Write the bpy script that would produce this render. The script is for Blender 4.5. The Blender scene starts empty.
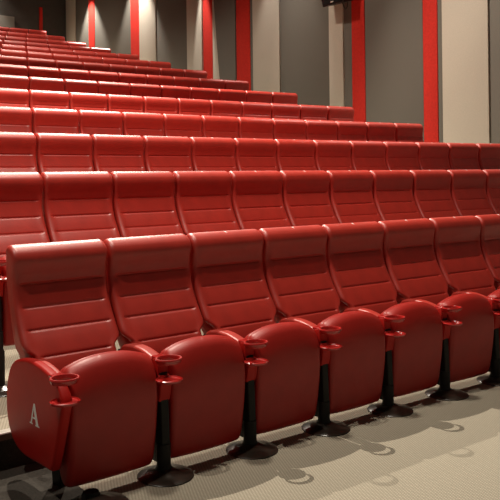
import bpy, bmesh, math, random
from mathutils import Vector, Matrix, Quaternion
random.seed(7)
C = bpy.context.scene.collection
sc = bpy.context.scene

# ------------------------------------------------------------------ helpers
def nt(name):
    m = bpy.data.materials.new(name); m.use_nodes = True
    t = m.node_tree
    return m, t.nodes, t.links, t.nodes['Principled BSDF']

def rgb(c): return (c[0], c[1], c[2], 1.0)

def mat_plain(name, col, rough=.5, spec=.5, metal=0.0, noise=0.0, nscale=40, bump=0.0, bscale=200, coat=0.0):
    m, N, L, B = nt(name)
    B.inputs['Base Color'].default_value = rgb(col)
    B.inputs['Roughness'].default_value = rough
    B.inputs['Specular IOR Level'].default_value = spec
    B.inputs['Metallic'].default_value = metal
    B.inputs['Coat Weight'].default_value = coat
    tc = N.new('ShaderNodeTexCoord')
    if noise:
        n = N.new('ShaderNodeTexNoise'); n.inputs['Scale'].default_value = nscale; n.inputs['Detail'].default_value = 3
        L.new(tc.outputs['Object'], n.inputs['Vector'])
        r = N.new('ShaderNodeValToRGB')
        r.color_ramp.elements[0].position = .3; r.color_ramp.elements[1].position = .7
        r.color_ramp.elements[0].color = rgb([x*(1-noise) for x in col])
        r.color_ramp.elements[1].color = rgb([min(1, x*(1+noise)) for x in col])
        L.new(n.outputs['Fac'], r.inputs['Fac']); L.new(r.outputs['Color'], B.inputs['Base Color'])
    if bump:
        n2 = N.new('ShaderNodeTexNoise'); n2.inputs['Scale'].default_value = bscale; n2.inputs['Detail'].default_value = 2
        L.new(tc.outputs['Object'], n2.inputs['Vector'])
        b = N.new('ShaderNodeBump'); b.inputs['Strength'].default_value = bump; b.inputs['Distance'].default_value = .004
        L.new(n2.outputs['Fac'], b.inputs['Height']); L.new(b.outputs['Normal'], B.inputs['Normal'])
    return m

def mat_carpet(name, col):
    m, N, L, B = nt(name)
    B.inputs['Roughness'].default_value = .95; B.inputs['Specular IOR Level'].default_value = .1
    tc = N.new('ShaderNodeTexCoord')
    mp = N.new('ShaderNodeMapping'); mp.inputs['Rotation'].default_value = (0, 0, math.radians(24))
    L.new(tc.outputs['Object'], mp.inputs['Vector'])
    w1 = N.new('ShaderNodeTexWave'); w1.inputs['Scale'].default_value = 21; w1.bands_direction = 'X'
    w2 = N.new('ShaderNodeTexWave'); w2.inputs['Scale'].default_value = 21; w2.bands_direction = 'Y'
    for w in (w1, w2):
        w.inputs['Distortion'].default_value = .7; w.inputs['Detail'].default_value = 1.5; w.inputs['Detail Scale'].default_value = 3
        L.new(mp.outputs['Vector'], w.inputs['Vector'])
    mul = N.new('ShaderNodeMath'); mul.operation = 'MULTIPLY'
    L.new(w1.outputs['Fac'], mul.inputs[0]); L.new(w2.outputs['Fac'], mul.inputs[1])
    ns = N.new('ShaderNodeTexNoise'); ns.inputs['Scale'].default_value = 130; ns.inputs['Detail'].default_value = 2
    L.new(tc.outputs['Object'], ns.inputs['Vector'])
    ad = N.new('ShaderNodeMath'); ad.operation = 'MULTIPLY_ADD'; ad.inputs[1].default_value = .55
    L.new(ns.outputs['Fac'], ad.inputs[0]); L.new(mul.outputs[0], ad.inputs[2])
    r = N.new('ShaderNodeValToRGB')
    r.color_ramp.elements[0].position = .25; r.color_ramp.elements[1].position = 1.0
    r.color_ramp.elements[0].color = rgb([x*.80 for x in col])
    r.color_ramp.elements[1].color = rgb([min(1, x*1.28) for x in col])
    L.new(ad.outputs[0], r.inputs['Fac']); L.new(r.outputs['Color'], B.inputs['Base Color'])
    b = N.new('ShaderNodeBump'); b.inputs['Strength'].default_value = .35; b.inputs['Distance'].default_value = .004
    L.new(ad.outputs[0], b.inputs['Height']); L.new(b.outputs['Normal'], B.inputs['Normal'])
    return m

M = {
 'leather': mat_plain('red_leatherette', (.46, .030, .018), .42, .8, noise=.10, nscale=9, bump=.10, bscale=160),
 'padshell': mat_plain('red_seat_shell', (.37, .016, .011), .44, .38, noise=.08, nscale=9, bump=.08, bscale=180),
 'plastic': mat_plain('red_moulded_plastic', (.42, .012, .008), .5, .2, noise=.05, nscale=14, bump=.05, bscale=260),
 'glossred': mat_plain('red_glossy_plastic', (.42, .014, .012), .24, .6, noise=.05, nscale=20, coat=.2),
 'black': mat_plain('black_powder_coat', (.008, .007, .006), .55, .25, noise=.2, nscale=30),
 'basebrown': mat_plain('dark_steel_base', (.032, .024, .018), .28, .6, noise=.2, nscale=30),
 'white': mat_plain('white_paint', (.85, .83, .80), .5, .4, noise=.03),
 'carpet': mat_carpet('beige_ribbed_carpet', (.37, .330, .258)),
 'riser_shade': mat_plain('riser_carpet_and_shade', (.050, .043, .036), .95, .1, noise=.25, nscale=120, bump=.3, bscale=300),  # dark riser carpet, reused as painted shade beside the end seat
 'nosing': mat_plain('pale_aluminium_nosing', (.62, .57, .50), .4, .5, noise=.06),
 'nosing_edge': mat_plain('brown_nosing_edge', (.13, .055, .04), .5, .4, noise=.1),
 'wallgrey': mat_plain('wall_plaster_dark', (.12, .11, .10), .9, .2, noise=.06, nscale=6),
 'grey': mat_plain('grey_acoustic_fabric', (.150, .135, .113), .95, .15, noise=.06, nscale=90, bump=.2, bscale=260),
 'beige': mat_plain('beige_acoustic_fabric', (.50, .445, .365), .95, .15, noise=.07, nscale=70, bump=.25, bscale=220),
 'redfab': mat_plain('red_acoustic_fabric', (.55, .026, .016), .9, .2, noise=.10, nscale=30, bump=.2, bscale=220),
 'darkwall': mat_plain('dark_back_wall', (.060, .054, .047), .9, .2, noise=.06, nscale=6),
 'speaker': mat_plain('black_speaker_box', (.012, .011, .010), .5, .4, noise=.2, nscale=60),
 'mesh': mat_plain('black_speaker_cloth', (.008, .008, .008), .8, .3, noise=.3, nscale=300),
 'metal': mat_plain('grey_bracket_metal', (.10, .10, .10), .4, .5, metal=.6, noise=.1),
 'ceiling': mat_plain('ceiling_paint', (.20, .19, .18), .9, .2, noise=.05, nscale=3),
}

def mesh_obj(name, bm, mat, parent=None, smooth=True, angle=40):
    bmesh.ops.remove_doubles(bm, verts=bm.verts, dist=1e-5)
    bmesh.ops.recalc_face_normals(bm, faces=bm.faces)
    me = bpy.data.meshes.new(name); bm.to_mesh(me); bm.free()
    mats = mat if isinstance(mat, (list, tuple)) else [mat]
    for m in mats: me.materials.append(m)
    if smooth:
        for p in me.polygons: p.use_smooth = True
        me.set_sharp_from_angle(angle=math.radians(angle))
    o = bpy.data.objects.new(name, me); C.objects.link(o)
    if parent: o.parent = parent
    return o

def tag(o, label=None, cat=None, group=None, kind=None):
    if label: o['label'] = label
    if cat: o['category'] = cat
    if group: o['group'] = group
    if kind: o['kind'] = kind

def box(bm, x0, x1, y0, y1, z0, z1, bev=0.0, mi=0):
    r = bmesh.ops.create_cube(bm, size=1)
    vs = r['verts']
    for v in vs:
        v.co = Vector(((x0+x1)/2+v.co.x*(x1-x0), (y0+y1)/2+v.co.y*(y1-y0), (z0+z1)/2+v.co.z*(z1-z0)))
    fs = {f for v in vs for f in v.link_faces}
    for f in fs: f.material_index = mi
    if bev:
        es = list({e for v in vs for e in v.link_edges})
        bmesh.ops.bevel(bm, geom=es, offset=bev, segments=3, affect='EDGES', profile=.5)

def tube(bm, pts, radii, seg=12, cap=True, squash=(1, 1)):
    rings = []
    for i, p in enumerate(pts):
        p = Vector(p)
        a = Vector(pts[max(i-1, 0)]); b = Vector(pts[min(i+1, len(pts)-1)])
        t = (b-a).normalized()
        up = Vector((1, 0, 0)) if abs(t.x) < .9 else Vector((0, 1, 0))
        n1 = t.cross(up).normalized(); n2 = t.cross(n1).normalized()
        r = radii[i] if isinstance(radii, (list, tuple)) else radii
        rings.append([bm.verts.new(p + n1*(r*squash[0]*math.cos(2*math.pi*k/seg)) + n2*(r*squash[1]*math.sin(2*math.pi*k/seg))) for k in range(seg)])
    for a, b in zip(rings, rings[1:]):
        for k in range(seg):
            bm.faces.new((a[k], a[(k+1) % seg], b[(k+1) % seg], b[k]))
    if cap:
        bm.faces.new(rings[0][::-1]); bm.faces.new(rings[-1])

def lathe(bm, prof, cx, cy, seg=28, sx=1.0, sy=1.0):
    rings = []
    for r, z in prof:
        if r < 1e-6: rings.append([bm.verts.new((cx, cy, z))])
        else: rings.append([bm.verts.new((cx+sx*r*math.cos(2*math.pi*k/seg), cy+sy*r*math.sin(2*math.pi*k/seg), z)) for k in range(seg)])
    for a, b in zip(rings, rings[1:]):
        for k in range(seg):
            k2 = (k+1) % seg
            if len(a) == 1 and len(b) == 1: continue
            if len(a) == 1: bm.faces.new((a[0], b[k2], b[k]))
            elif len(b) == 1: bm.faces.new((a[k], a[k2], b[0]))
            else: bm.faces.new((a[k], a[k2], b[k2], b[k]))

def catmull(pts, n, closed=True):
    out = []
    m = len(pts)
    for i in range(m if closed else m-1):
        if closed: p0, p1, p2, p3 = pts[i-1], pts[i], pts[(i+1) % m], pts[(i+2) % m]
        else: p0, p1, p2, p3 = pts[max(i-1, 0)], pts[i], pts[i+1], pts[min(i+2, m-1)]
        for k in range(n):
            t = k/n
            out.append(tuple(.5*((2*b)+(-a+c)*t+(2*a-5*b+4*c-d)*t*t+(-a+3*b-3*c+d)*t**3) for a, b, c, d in zip(p0, p1, p2, p3)))
    if not closed: out.append(tuple(pts[-1]))
    return out

def resample(pts, n):
    L = [0]
    m = len(pts)
    for i in range(m): L.append(L[-1]+math.dist(pts[i], pts[(i+1) % m]))
    out = []; j = 0
    for k in range(n):
        s = L[-1]*k/n
        while L[j+1] < s: j += 1
        t = (s-L[j])/max(L[j+1]-L[j], 1e-9)
        a, b = pts[j], pts[(j+1) % m]
        out.append((a[0]+(b[0]-a[0])*t, a[1]+(b[1]-a[1])*t))
    return out

def loft_profile(prof, W, r, xs_mid, deform=None, disp=None, nedge=6, x0=0.0):
    """closed (d,z) outline swept across x from -W to W, with sides rounded over radius r"""
    bm = bmesh.new()
    m = len(prof)
    area = sum(prof[i][0]*prof[(i+1) % m][1]-prof[(i+1) % m][0]*prof[i][1] for i in range(m))
    sg = 1 if area > 0 else -1
    nrm = []
    for i in range(m):
        a, b = prof[i-1], prof[(i+1) % m]
        tx, ty = b[0]-a[0], b[1]-a[1]; l = math.hypot(tx, ty) or 1
        nrm.append((sg*ty/l, -sg*tx/l))
    xs = []
    for k in range(nedge+1):
        a = math.pi/2*(1-k/nedge)
        xs.append(-(W-r)-r*math.sin(a))
    right = [-x for x in xs[::-1]]
    xs = xs + [x for x in xs_mid if abs(x) < W-r-1e-4] + right
    rings = []
    for x in xs:
        e = max(0, abs(x)-(W-r))/r
        off = r*(1-math.sqrt(max(0, 1-e*e)))
        ring = []
        for i, (d, z) in enumerate(prof):
            o = -off
            if disp: o += disp(x, d, z, nrm[i])
            dd, zz, xx = d+nrm[i][0]*o, z+nrm[i][1]*o, x
            if deform: xx, dd, zz = deform(xx, dd, zz)
            ring.append(bm.verts.new((xx+x0, -dd, zz)))
        rings.append(ring)
    for a, b in zip(rings, rings[1:]):
        for i in range(m):
            bm.faces.new((a[i], a[(i+1) % m], b[(i+1) % m], b[i]))
    caps = [bm.faces.new(rings[0]), bm.faces.new(rings[-1][::-1])]
    bmesh.ops.triangulate(bm, faces=caps, ngon_method='BEAUTY')
    return bm

def smooth01(t):
    t = max(0., min(1., t)); return t*t*(3-2*t)

# ------------------------------------------------------------------ the cinema seat
P = .56                                # seat pitch along a row
SEAMS = (.946, .830, .722, .597, .500)

back_ctrl = [(.300, .47), (.268, .57), (.215, .66), (.158, .75), (.108, .85), (.087, .93), (.089, .985), (.101, 1.035), (.107, 1.075),
             (.097, 1.108), (.068, 1.136), (.032, 1.150), (.004, 1.144), (-.010, 1.118), (-.010, 1.05), (-.006, .96), (.006, .87), (.036, .77),
             (.080, .67), (.122, .57), (.160, .47), (.190, .425), (.240, .41), (.285, .43)]
def back_profile():
    dense = resample(catmull(back_ctrl, 24), 110)
    return dense
def back_disp(x, d, z, n):
    if n[0] < .3 or z > 1.06: return 0.0
    fade = 1-smooth01((abs(x)-.222)/.025)
    o = 0.0
    for s in SEAMS: o -= .0055*math.exp(-((z-s)/.0055)**2)
    for a, b in zip(SEAMS, SEAMS[1:]):
        if b < z < a: o += .0035*math.sin(math.pi*(z-b)/(a-b))
    o *= fade
    o += .006*smooth01((abs(x)-.21)/.04)*smooth01((1.04-z)/.1)      # side bolsters
    return o
def back_deform(x, d, z):
    w = 1-.012*math.exp(-((z-.82)/.10)**2)-.165*smooth01((.650-z)/.055)*smooth01((d-.10)/.05)
    return x*w, d, z
def back_prof_with_seams():
    p = back_profile()
    # denser points around every seam so that the grooves are real
    out = []
    m = len(p)
    for i in range(m):
        a, b = p[i], p[(i+1) % m]
        out.append(a)
        if a[0] > .06 and (b[1] > a[1]):
            cuts = []
            for s in SEAMS:
                for k in (-.012, -.007, -.003, 0, .003, .007, .012):
                    z = s+k
                    if a[1]+1e-4 < z < b[1]-1e-4: cuts.append(z)
            for z in sorted(cuts):
                t = (z-a[1])/(b[1]-a[1]); out.append((a[0]+(b[0]-a[0])*t, z))
    return out

def make_back_mesh():
    xs = [-.24, -.235, -.228, -.22, -.205, -.19, -.15, -.08, 0, .08, .15, .19, .205, .22, .228, .235, .24]
    return loft_profile(back_prof_with_seams(), .2740, .028, xs, back_deform, back_disp)

pad_ctrl = [(.470, .60), (.452, .50), (.452, .36), (.470, .20), (.500, .105), (.535, .073), (.575, .075), (.602, .105), (.622, .20), (.640, .34), (.648, .46), (.640, .56),
            (.612, .63), (.570, .664), (.520, .664), (.488, .644)]
def pad_T(x):
    return .648-.050*(abs(x)/.236)**2.4
def pad_deform(x, d, z):
    T = pad_T(x); B = .050+.004*(abs(x)/.236)**4
    zz = B+(z-.070)/(.668-.070)*(T-B)
    k = smooth01((z-.1)/.3)
    w = .99+.01*k
    d2 = d-.010*(abs(x)/.236)**2*(1 if d > .55 else 0)
    return x*w, d2, zz
def pad_disp(x, d, z, n):
    if n[1] > .5 and z > .6: return -.006*math.exp(-((d-.535)/.005)**2)
    return 0.0
def make_pad_mesh():
    p = resample(catmull(pad_ctrl, 20), 90)
    out = []
    for i in range(len(p)):
        a, b = p[i], p[(i+1) % len(p)]
        out.append(a)
        if a[1] > .6 and b[0] < a[0]:
            for dd in (.545, .540, .535, .530, .525):
                if b[0]+1e-4 < dd < a[0]-1e-4:
                    t = (dd-a[0])/(b[0]-a[0]); out.append((dd, a[1]+(b[1]-a[1])*t))
    xs = [k*.236/9 for k in range(-8, 9)]
    return loft_profile(out, .2365, .030, xs, pad_deform, pad_disp, nedge=8)

def make_arm_mesh(x0):
    top = catmull([(.222, .545), (.232, .580), (.265, .602), (.34, .614), (.43, .612), (.51, .597), (.566, .580)], 6, closed=False)
    low = [(.562, .535), (.45, .520), (.32, .512), (.25, .515), (.226, .525)]
    return loft_profile(top+low, .035, .016, [-.02, -.01, 0, .01, .02], x0=x0, nedge=5)

def make_cup_ring(x0):
    bm = bmesh.new()
    prof = [(.056, .578), (.062, .588), (.065, .598), (.062, .604), (.056, .604), (.052, .597), (.050, .582), (.052, .577), (.056, .578)]
    lathe(bm, prof, x0-.015, -.680, 36, 1.06, .98)
    # neck that joins the ring to the armrest
    box(bm, x0-.030, x0+.030, -.632, -.540, .562, .594, .006)
    return bm
def make_cup_tray(x0):
    bm = bmesh.new()
    prof = [(0, .485), (.050, .485), (.064, .489), (.067, .499), (.061, .502), (.057, .496), (0, .493)]
    lathe(bm, prof, x0-.015, -.682, 36, 1.02, .98)
    return bm
def make_bracket(x0):
    bm = bmesh.new()
    prof = [(.50, .55), (.50, .40), (.515, .385), (.57, .372), (.615, .375), (.624, .40), (.636, .47), (.636, .494), (.604, .505), (.604, .585), (.57, .585)]
    return loft_profile(prof, .033, .006, [0], x0=x0, nedge=3)
def make_pillar(x0, low=0.0, rear=False):
    """black web under the arm that runs down to the foot"""
    pr = [(.24, .566), (.19, .566), (.205, .47), (.25, .42), (.36, .28), (.45, .13), (.48, .06), (.628, .06), (.628, .13), (.622, .28), (.610, .515), (.30, .520)]
    if rear: pr = [(.24, .566), (.19, .566), (.205, .47), (.25, .42), (.30, .20), (.33, .004), (.42, .004), (.42, .20), (.42, .40), (.30, .40)][2:]
    return loft_profile(pr, .024 if not rear else .016, .006, [0], x0=x0, nedge=3)
def make_pole(x0, low=0.0, top=.16, d=.600):
    bm = bmesh.new()
    lathe(bm, [(0, top), (.036, top), (.036, .05), (.044, .035), (.044, low+.01), (0, low+.01)], x0, -d, 20)
    return bm
def make_base(x0, low=0.0, d=.615):
    bm = bmesh.new()
    lathe(bm, [(0, low), (.138, low), (.140, low+.005), (.134, low+.010), (.100, low+.015), (.066, low+.024), (.042, low+.036), (0, low+.038)], x0, -d, 36, 1.0, 1.05)
    return bm

panel_ctrl = [(.105, .562), (.150, .588), (.22, .607), (.32, .619), (.42, .615), (.50, .603), (.575, .586), (.640, .560), (.690, .505), (.688, .47),
              (.656, .38), (.614, .27), (.568, .165), (.545, .148), (.45, .146), (.33, .140), (.24, .140), (.165, .155), (.095, .195), (.048, .26), (.030, .34), (.035, .43), (.060, .505)]
def make_panel(x0):
    p = resample(catmull(panel_ctrl, 10), 90)
    return loft_profile(p, .026, .016, [0], x0=x0, nedge=5)

def serif_A(bm, x, dc, zc, h, t=.002, flip=1):
    """white serif capital A standing on the outer face of the end panel"""
    def poly(pts):
        f = [bm.verts.new((x, -(dc+flip*a*h*1.2), zc+(b-.5)*h)) for a, b in pts]
        g = [bm.verts.new((x-t*flip, -(dc+flip*a*h*1.2), zc+(b-.5)*h)) for a, b in pts]
        bm.faces.new(f); bm.faces.new(g[::-1])
        for i in range(len(pts)):
            j = (i+1) % len(pts); bm.faces.new((f[i], f[j], g[j], g[i]))
    poly([(-.05, 1.0), (.045, 1.0), (.355, .05), (.175, .05), (-.06, .80)])
    poly([(-.05, 1.0), (-.02, .86), (-.25, .05), (-.345, .05)])
    poly([(-.43, .055), (-.17, .055), (-.17, 0), (-.43, 0)])
    poly([(.10, .055), (.45, .055), (.45, 0), (.10, 0)])
    poly([(-.20, .36), (.17, .36), (.19, .29), (-.22, .29)])

def make_tag():
    bm = bmesh.new()
    box(bm, -.007, .007, -.060, -.040, 1.140, 1.149, .0008)
    for v in bm.verts: v.co.z -= (-v.co.y-.040)*.42
    return bm

def empty(name):
    o = bpy.data.objects.new(name, None); C.objects.link(o); o.empty_display_size = .2
    return o

def forward(o, dy=.028):
    """arms, cup holder, folded seat and foot sit a little further in front of the back"""
    for c in o.children:
        if c.name.split('.')[0] in ('backrest', 'number_tag') or c.get('moved'): continue
        c.data.transform(Matrix.Translation((0, -dy, 0)))
        c['moved'] = 1
        forward(c, dy)

def make_seat(low=0.0):
    root = empty('cinema_seat')
    mesh_obj('backrest', make_back_mesh(), M['leather'], root, angle=60)
    tg = mesh_obj('number_tag', make_tag(), M['white'], root)
    tg['label'] = 'small white seat number tag'
    mesh_obj('seat', make_pad_mesh(), M['padshell'], root, angle=60)
    x = .28
    arm = mesh_obj('armrest', make_arm_mesh(x), M['leather'], root)
    cup = mesh_obj('cup_holder', make_cup_ring(x), M['glossred'], root)
    mesh_obj('cup_tray', make_cup_tray(x), M['glossred'], cup)
    mesh_obj('arm_bracket', make_bracket(x), M['plastic'], arm)
    ped = mesh_obj('pedestal', make_pillar(x), M['black'], root)
    ped['label'] = 'black pedestal'
    mesh_obj('pole', make_pole(x, low), M['black'], ped)
    mesh_obj('base_plate', make_base(x, low), M['basebrown'], ped)
    forward(root)
    return root

def copy_tree(o, parent=None):
    c = o.copy(); C.objects.link(c); c.parent = parent
    for ch in list(o.children): copy_tree(ch, c)
    return c

def add_end(root, side, letter=False, extra_arm=True, low=0.0):
    """aisle end: side panel, its own armrest and cup holder"""
    x = side*.276
    pan = mesh_obj('end_panel', make_panel(x), M['plastic'], root)
    if side < 0:
        arm = mesh_obj('armrest', make_arm_mesh(x+.015), M['leather'], root)
        cup = mesh_obj('cup_holder', make_cup_ring(x+.005), M['glossred'], root)
        mesh_obj('cup_tray', make_cup_tray(x+.005), M['glossred'], cup)
        ped = mesh_obj('pedestal', make_pillar(x+.10, rear=True), M['black'], root); ped['label'] = 'black pedestal'
        mesh_obj('pole', make_pole(x+.125, low, .052, .655), M['black'], ped)
        mesh_obj('base_plate', make_base(x+.135, low, .71), M['basebrown'], ped)
    if letter:
        bm = bmesh.new(); serif_A(bm, x-.0262, .385, .372, .102)
        l = mesh_obj('row_letter', bm, M['white'], pan, smooth=False)
        l['label'] = 'white serif letter A'
    forward(root)

# ------------------------------------------------------------------ camera fit numbers
KAP = -.010346
F = 759.794; YAW = .648478; ROLL = -.011998; V0 = 177.9065
CAM = Vector((-9.324689, -3.904515, 1.332567+.15))
XO = [-.122, .069, .048, .024, .006, .013, -.001, -.006, -.004, -.016, -.008, -.011, -.009, .017]
YO = [0, 1.3839, 2.8426, 4.3123, 5.7923, 7.2732, 8.7543, 10.2432, 11.7480, 13.2650, 14.7812, 16.2763, 17.7421, 19.1883]
ZO = [0, .3940, .7715, 1.1466, 1.5300, 1.9103, 2.2967, 2.6838, 3.0647, 3.4411, 3.8143, 4.1988, 4.5989, 5.0083]
def ybow(x): return KAP*(x+6)**2
def project(p):
    dx, dy, dz = p[0]-CAM.x, p[1]-CAM.y, p[2]-CAM.z
    c, s = math.cos(YAW), math.sin(YAW)
    xr = dx*c-dy*s; zf = dx*s+dy*c
    x = F*xr/zf; y = -F*dz/zf+(V0-250)
    cr, sr = math.cos(ROLL), math.sin(ROLL)
    return 250+cr*x-sr*y, 250+sr*x+cr*y, zf

cam_d = bpy.data.cameras.new('camera'); cam = bpy.data.objects.new('camera', cam_d); C.objects.link(cam)
cam_d.sensor_fit = 'HORIZONTAL'; cam_d.sensor_width = 36; cam_d.lens = 36*F/500
ppx = 250-math.sin(ROLL)*(V0-250); ppy = 250+math.cos(ROLL)*(V0-250)
cam_d.shift_x = -(ppx-250)/500; cam_d.shift_y = (ppy-250)/500
cam.location = CAM
fwd = Vector((math.sin(YAW), math.cos(YAW), 0)); right = Vector((math.cos(YAW), -math.sin(YAW), 0)); up = Vector((0, 0, 1))
cr, sr = math.cos(ROLL), math.sin(ROLL)
# image x' = cr*x - sr*y(down):  roll the camera axes about the view direction
cx_ = right*cr + up*sr
cz_ = -fwd
cy_ = cz_.cross(cx_)
cam.matrix_world = Matrix(((cx_.x, cy_.x, cz_.x, CAM.x), (cx_.y, cy_.y, cz_.y, CAM.y), (cx_.z, cy_.z, cz_.z, CAM.z), (0, 0, 0, 1)))
cam_d.clip_end = 200; cam_d.clip_start = .05
sc.camera = cam

# ------------------------------------------------------------------ the seats, row by row
ORD = ['', 'first', 'second', 'third', 'fourth', 'fifth', 'sixth', 'seventh', 'eighth', 'ninth', 'tenth', 'eleventh', 'twelfth', 'thirteenth', 'fourteenth', 'fifteenth']
proto = make_seat(0.0)
proto_b = make_seat(-.204)
first_used = {'a': False, 'b': False}
GROUP = 'red cinema seats in curved tiered rows'
SEATS = []
for r in range(14):
    cand = []
    for n in range(1, 16):                       # n-th seat counted from the wall-side end of the row
        if r == 0 and n > 14: continue
        xr_, xl_ = -P*(n-1)+XO[r], -P*n+XO[r]
        xm = (xr_+xl_)/2
        ul, ur = project((xl_, YO[r]+ybow(xl_), ZO[r]+1.15))[0], project((xr_, YO[r]+ybow(xr_), ZO[r]+1.15))[0]
        if ur < (-50 if r == 0 else -40 if r == 1 else 3) or ul > 497: continue
        cand.append((n, xm))
    nmin, nmax = cand[0][0], cand[-1][0]
    for n, xm in cand:
        key = 'b' if r == 1 else 'a'
        src = proto_b if key == 'b' else proto
        o = copy_tree(src) if first_used[key] else src
        first_used[key] = True
        o.location = (xm, YO[r]+ybow(xm)+.045, ZO[r])
        o.rotation_euler = (0, 0, math.atan(2*KAP*(xm+6)))
        SEATS.append((r, n, nmin, nmax, o))
for r, n, nmin, nmax, o in SEATS:
    row = 'front row' if r == 0 else 'rearmost row' if r == 13 else ORD[r+1]+' row from the front'
    if r == 0:
        k = nmax-n+1
        lab = ('red folded cinema seat with white letter A on its end panel, front row' if k == 1 else
               'red folded cinema seat, %s in the front row counting from the lettered end seat' % ORD[k])
    elif nmin == 1:
        lab = ('red seat back at the wall-side end of the %s' % row if n == 1 else
               'red seat back, %s from the wall-side end of the %s' % (ORD[n], row))
    else:
        k = nmax-n+1
        lab = 'red seat back, %s from the left in the %s' % ('leftmost' if k == 1 else ORD[k], row)
        lab = lab.replace('leftmost from the left in', 'leftmost of')
    tag(o, lab, 'cinema seat', GROUP)
    if r == 0 and n == 14: add_end(o, -1, True)
    if n == 1: add_end(o, 1)

# ------------------------------------------------------------------ stepped floor
XW = 1.3; XL = -13.0; YB = 20.45
xs = [XL+(XW-XL)*k/60 for k in range(61)]
def edge(off):
    return [(x, off+ybow(x)) for x in xs]
bm = bmesh.new()
levels = [(0.0, None)] + [(ZO[1]-.204, -.005)] + [(ZO[r], YO[r]-.80) for r in range(2, 14)]
prev = None
def strip(a, b, za, zb, mi):
    va = [bm.verts.new((x, y, za)) for x, y in a]; vb = [bm.verts.new((x, y, zb)) for x, y in b]
    for i in range(len(a)-1):
        f = bm.faces.new((va[i], va[i+1], vb[i+1], vb[i])); f.material_index = mi
front = [(x, -7.0) for x in xs]
cur = front; z = 0.0
for i in range(1, len(levels)):
    zn, off = levels[i]
    e = edge(off)
    strip(cur, e, z, z, 0)
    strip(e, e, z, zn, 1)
    cur, z = e, zn
strip(cur, [(x, YB) for x in xs], z, z, 0)
fl = mesh_obj('floor', bm, [M['carpet'], M['riser_shade']], smooth=False)
tag(fl, 'beige ribbed carpet on the floor and on the stepped seating tiers', 'floor', kind='structure')

# dark sheet painting the shade on the floor left of the lettered seat
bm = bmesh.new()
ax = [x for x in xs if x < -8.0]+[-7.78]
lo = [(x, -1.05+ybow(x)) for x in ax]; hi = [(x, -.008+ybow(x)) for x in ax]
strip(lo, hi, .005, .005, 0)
tag(mesh_obj('floor_shade', bm, M['riser_shade'], smooth=False), 'shade below the first step beside the lettered seat, painted as a dark sheet', 'aisle carpet', kind='structure')

# nosing along the first step
def nosing(name, off, z, label):
    bm = bmesh.new()
    def ribbon(prof, mi):
        rows = []
        for x in xs:
            y = off+ybow(x)
            rows.append([bm.verts.new((x, y+dy, z+dz)) for dy, dz in prof])
        for a, b in zip(rows, rows[1:]):
            for k in range(len(prof)-1):
                f = bm.faces.new((a[k], a[k+1], b[k+1], b[k])); f.material_index = mi
    ribbon([(.055, .001), (.053, .006), (-.004, .006)], 0)
    ribbon([(-.004, .006), (-.010, .002), (-.010, -.030), (-.002, -.030)], 1)
    o = mesh_obj(name, bm, [M['nosing'], M['nosing_edge']], angle=30)
    tag(o, label, 'step nosing', kind='structure')
nosing('trim_1', levels[1][1], levels[1][0], 'pale nosing strip along the edge of the first step')

# ------------------------------------------------------------------ walls
def wall_box(name, x0, x1, y0, y1, z0, z1, mat, label):
    bm = bmesh.new(); box(bm, x0, x1, y0, y1, z0, z1)
    o = mesh_obj(name, bm, mat, smooth=False); tag(o, label, 'wall', kind='structure'); return o
HC = 8.6
wall_box('wall_right', XW+.06, XW+.20, -7, YB, -.1, HC, M['wallgrey'], 'side wall behind the coloured acoustic panels')
wall_box('wall_back', -13, XW+.20, YB, YB+.15, -.1, HC, M['darkwall'], 'dark rear wall above the last row of seats')
wall_box('ceiling', -13, XW+.20, -7, YB+.15, HC, HC+.1, M['ceiling'], 'dark ceiling over the seating')

def y_at(u, v=60, X=XW):
    x, y = u-250, v-250
    c2, s2 = math.cos(ROLL), math.sin(ROLL)
    x, y = c2*x+s2*y, -s2*x+c2*y
    xr_ = x/F; c, s = math.cos(YAW), math.sin(YAW)
    dx, dy = c*xr_+s, -s*xr_+c
    return CAM.y+(X-CAM.x)/dx*dy
def floor_z(y):
    z = 0
    for r in range(2, 14):
        if y > YO[r]-.80+ybow(XW)-.1: z = ZO[r]
    return z

# (u left, u right, colour) read from the photograph, turned into positions along the wall
PAN = [
 (66.5, 75.5, 'beige', 'pale narrow acoustic panel in the far corner by the rear wall'),
 (75.5, 88.5, 'grey', 'grey acoustic panel left of the farthest red strip'),
 (88.5, 94.5, 'redfab', 'narrowest red wall strip, farthest along the side wall'),
 (94.5, 130.5, 'grey', 'grey acoustic panel between the two farthest red strips'),
 (130.5, 139.5, 'redfab', 'bright red wall strip, second from the rear corner'),
 (139.5, 156, 'beige', 'beige acoustic panel right of the second red strip from the rear'),
 (156, 187, 'grey', 'grey acoustic panel between two beige panels near the rear'),
 (187, 202, 'beige', 'beige acoustic panel just left of the third red strip from the rear'),
 (202, 211.5, 'redfab', 'third red wall strip from the rear corner, left of the pale sliver'),
 (211.5, 222, 'beige', 'pale beige sliver behind the curved edge of a dark panel'),
 (236, 249.7, 'redfab', 'red wall strip right of the dark panel with a curved edge'),
 (249.7, 252.8, 'grey', 'thin grey slip between red strip and wide beige panel'),
 (252.8, 279.5, 'beige', 'wide beige acoustic panel left of the loudspeaker'),
 (279.5, 329, 'grey', 'wide grey acoustic panel beside the black loudspeaker'),
 (329, 343.3, 'beige', 'narrow beige acoustic panel directly below the loudspeaker'),
 (343.3, 351.3, 'grey', 'narrow grey panel between loudspeaker panel and red strip'),
 (351.3, 364.3, 'redfab', 'red wall strip just right of the loudspeaker'),
 (364.3, 422.5, 'grey', 'widest grey acoustic panel between the two nearest red strips'),
 (422.5, 437, 'redfab', 'nearest red wall strip, left of the large beige panel'),
 (437, 442, 'grey', 'thin grey slip left of the large beige panel'),
 (442, 488.5, 'beige', 'large pale beige acoustic panel nearest the camera'),
 (488.5, 540, 'grey', 'grey acoustic panel cut by the right edge of the photo'),
]
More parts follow.
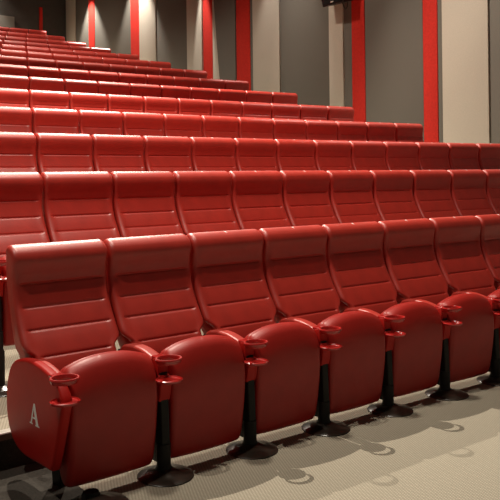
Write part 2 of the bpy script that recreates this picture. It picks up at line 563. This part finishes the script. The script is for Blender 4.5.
for ul, ur, col, lab in PAN:
    ya, yb = y_at(ul), y_at(ur)
    th = {'grey': .035, 'beige': .060, 'redfab': .045}[col]
    if 'sliver' in lab: th = .020
    bm = bmesh.new()
    z0 = floor_z(max(ya, yb))
    box(bm, XW+.058-th, XW+.058, yb+.004, min(ya-.004, YB-.01), z0, HC-.02, .006)
    o = mesh_obj('red_acoustic_strip' if col == 'redfab' else 'acoustic_panel', bm, M[col], angle=30)
    tag(o, lab, 'wall strip' if col == 'redfab' else 'acoustic panel', 'red strips on the side wall' if col == 'redfab' else 'acoustic panels on the side wall')

# grey panel with a bowed left edge standing in front of the pale sliver
bm = bmesh.new()
yr = y_at(236)
edge_pts = []
for k in range(25):
    z = floor_z(yr)+(HC-.02-floor_z(yr))*k/24
    edge_pts.append((min(11.55, 11.46+.108*(z-5.83)-.003*(z-5.83)**2*(1 if z < 5.83 else 6)), z))
va = [bm.verts.new((XW-.012, y, z)) for y, z in edge_pts]; vb = [bm.verts.new((XW+.036, y, z)) for y, z in edge_pts]
vc = [bm.verts.new((XW-.012, yr+.008, z)) for y, z in edge_pts]; vd = [bm.verts.new((XW+.036, yr+.008, z)) for y, z in edge_pts]
for k in range(24):
    for a, b in ((va, vc), (vc, vd), (vd, vb), (vb, va)):
        bm.faces.new((a[k], a[k+1], b[k+1], b[k]))
bm.faces.new((va[0], vc[0], vd[0], vb[0])); bm.faces.new((va[-1], vb[-1], vd[-1], vc[-1]))
tag(mesh_obj('acoustic_panel', bm, M['grey'], angle=30), 'dark grey acoustic panel with a curved left edge', 'acoustic panel', 'acoustic panels on the side wall')

# rear wall: red strip and pale panel
bm = bmesh.new(); box(bm, .43, .54, YB-.045, YB-.002, 5.05, 7.25, .006)
tag(mesh_obj('red_acoustic_strip', bm, M['redfab'], angle=30), 'thin dim red strip alone on the dark rear wall', 'wall strip')
bm = bmesh.new(); box(bm, -6, -.42, YB-.06, YB-.002, 5.0, 6.82, .006)
tag(mesh_obj('acoustic_panel', bm, M['grey'], angle=30), 'low grey panel on the rear wall in the top left corner', 'acoustic panel')

# ------------------------------------------------------------------ loudspeaker on the side wall
sp = empty('wall_loudspeaker'); sp.location = (XW-.02, y_at(335, 10, 1.05), 5.25)
bm = bmesh.new()
w, h = .30, .38
pr = [(-.17, -h), (.15, -h), (.15, h), (-.10, h)]
box(bm, -.18, .15, -w, w, -h, h, .012)
cab = mesh_obj('cabinet', bm, M['speaker'], sp, angle=30)
bm = bmesh.new(); box(bm, -.195, -.182, -w+.03, w-.03, -h+.03, h-.03, .006)
mesh_obj('grille_cloth', bm, M['mesh'], cab)
bm = bmesh.new(); box(bm, -.199, -.1955, -.045, .045, -h+.045, -h+.065, .001)
mesh_obj('maker_plate', bm, M['nosing'], cab)
cab.location = (-.20, 0, .02); cab.rotation_euler = (0, math.radians(-14), 0)
bm = bmesh.new()
box(bm, .005, .03, -.10, .10, -.15, .15, .004)
tube(bm, [(.01, 0, 0), (-.06, 0, .0), (-.12, 0, .01)], .022, 10)
mesh_obj('bracket', bm, M['metal'], sp)
bm = bmesh.new()
tube(bm, [(-.10, -.06, -.30), (-.06, -.07, -.42), (-.02, -.08, -.47), (.005, -.10, -.42), (.012, -.11, -.30)], .008, 8)
mesh_obj('cable', bm, M['speaker'], sp)
tag(sp, 'black loudspeaker mounted high on the side wall at the top of the photo', 'loudspeaker')

# ------------------------------------------------------------------ light
def spot(name, loc, target, power, size, blend=.3, radius=.04, col=(1, .86, .68)):
    d = bpy.data.lights.new(name, 'SPOT'); d.energy = power; d.spot_size = math.radians(size); d.spot_blend = blend
    d.shadow_soft_size = radius; d.color = col
    o = bpy.data.objects.new(name, d); C.objects.link(o); o.location = loc
    v = Vector(target)-Vector(loc); o.rotation_euler = v.to_track_quat('-Z', 'Y').to_euler()
    return o
W = (1, .90, .76)
W2 = (1, .94, .85)
# house lights in the ceiling above the rows, and one added fill
HZ = 8.3
spot('panel_fill', (-6.3, 4.4, HZ), (-6.3, 0, 0), 3200, 120, .5, .03, W)
spot('panel_fill', (-2.6, 8.0, HZ), (-4.5, 1, 0), 3600, 110, .5, .035, W)
spot('panel_fill', (-10.4, -0.5, 7.4), (-7.9, 0, 0.4), 680, 75, .9, .06, W)  # added fill from the left, brightens the end panel and its letter
spot('panel_fill', (-6.2, 0.3, HZ), (-6.0, 3.3, 0), 1450, 80, .8, .30, W)
spot('panel_fill', (-5.4, 9.2, HZ), (-5.4, 9.6, 0), 900, 125, .6, .12, W)
spot('panel_fill', (-1.9, 9.6, HZ), (-2.1, 10.0, 0), 480, 112, .6, .12, W)
spot('panel_fill', (-2.6, 12.4, HZ), (-2.8, 12.9, 0), 430, 120, .6, .12, W)
spot('panel_fill', (-2.2, 15.4, HZ), (-2.4, 15.9, 0), 300, 120, .6, .12, W)
spot('panel_fill', (-1.8, 18.0, HZ), (-1.9, 18.4, 0), 170, 120, .6, .12, W)
spot('panel_fill', (-1.5, 20.1, HZ), (-1.5, 18.4, 4), 200, 120, .5, .05, W)
# downlights close to the side wall
spot('wall_downlight', (XW-.50, 11.9, 8.4), (XW, 11.95, 3.4), 2600, 16, .5, .03, W2)
spot('panel_fill', (-2.2, 7.8, HZ), (1.3, 7.2, 4.6), 480, 46, .6, .03, W)
spot('wall_downlight', (XW-.50, 18.35, 8.0), (XW-.42, 18.35, 0), 1500, 62, .5, .03, W2)
spot('wall_downlight', (XW-.50, 15.3, 8.2), (XW-.42, 15.3, 0), 1800, 62, .5, .03, W2)
spot('wall_downlight', (XW-.50, 8.7, 8.2), (XW-.40, 8.7, 0), 1000, 44, .5, .03, W2)
spot('wall_downlight', (XW-.60, 3.6, 8.2), (XW-.40, 3.6, 0), 900, 75, .5, .03, W2)
spot('wall_downlight', (-1.5, YB-.5, 8.2), (-1.5, YB-.3, 0), 260, 70, .5, .03, W2)

wd = bpy.data.worlds.new('world'); sc.world = wd; wd.use_nodes = True
bg = wd.node_tree.nodes['Background']
bg.inputs['Color'].default_value = (1, .90, .78, 1); bg.inputs['Strength'].default_value = .035

for o in bpy.data.objects:
    if 'moved' in o: del o['moved']

vs = sc.view_settings
sc.display_settings.display_device = 'sRGB'
vs.view_transform = 'Standard'; vs.look = 'None'; vs.exposure = 0.0; vs.gamma = 1.0; vs.use_curve_mapping = False
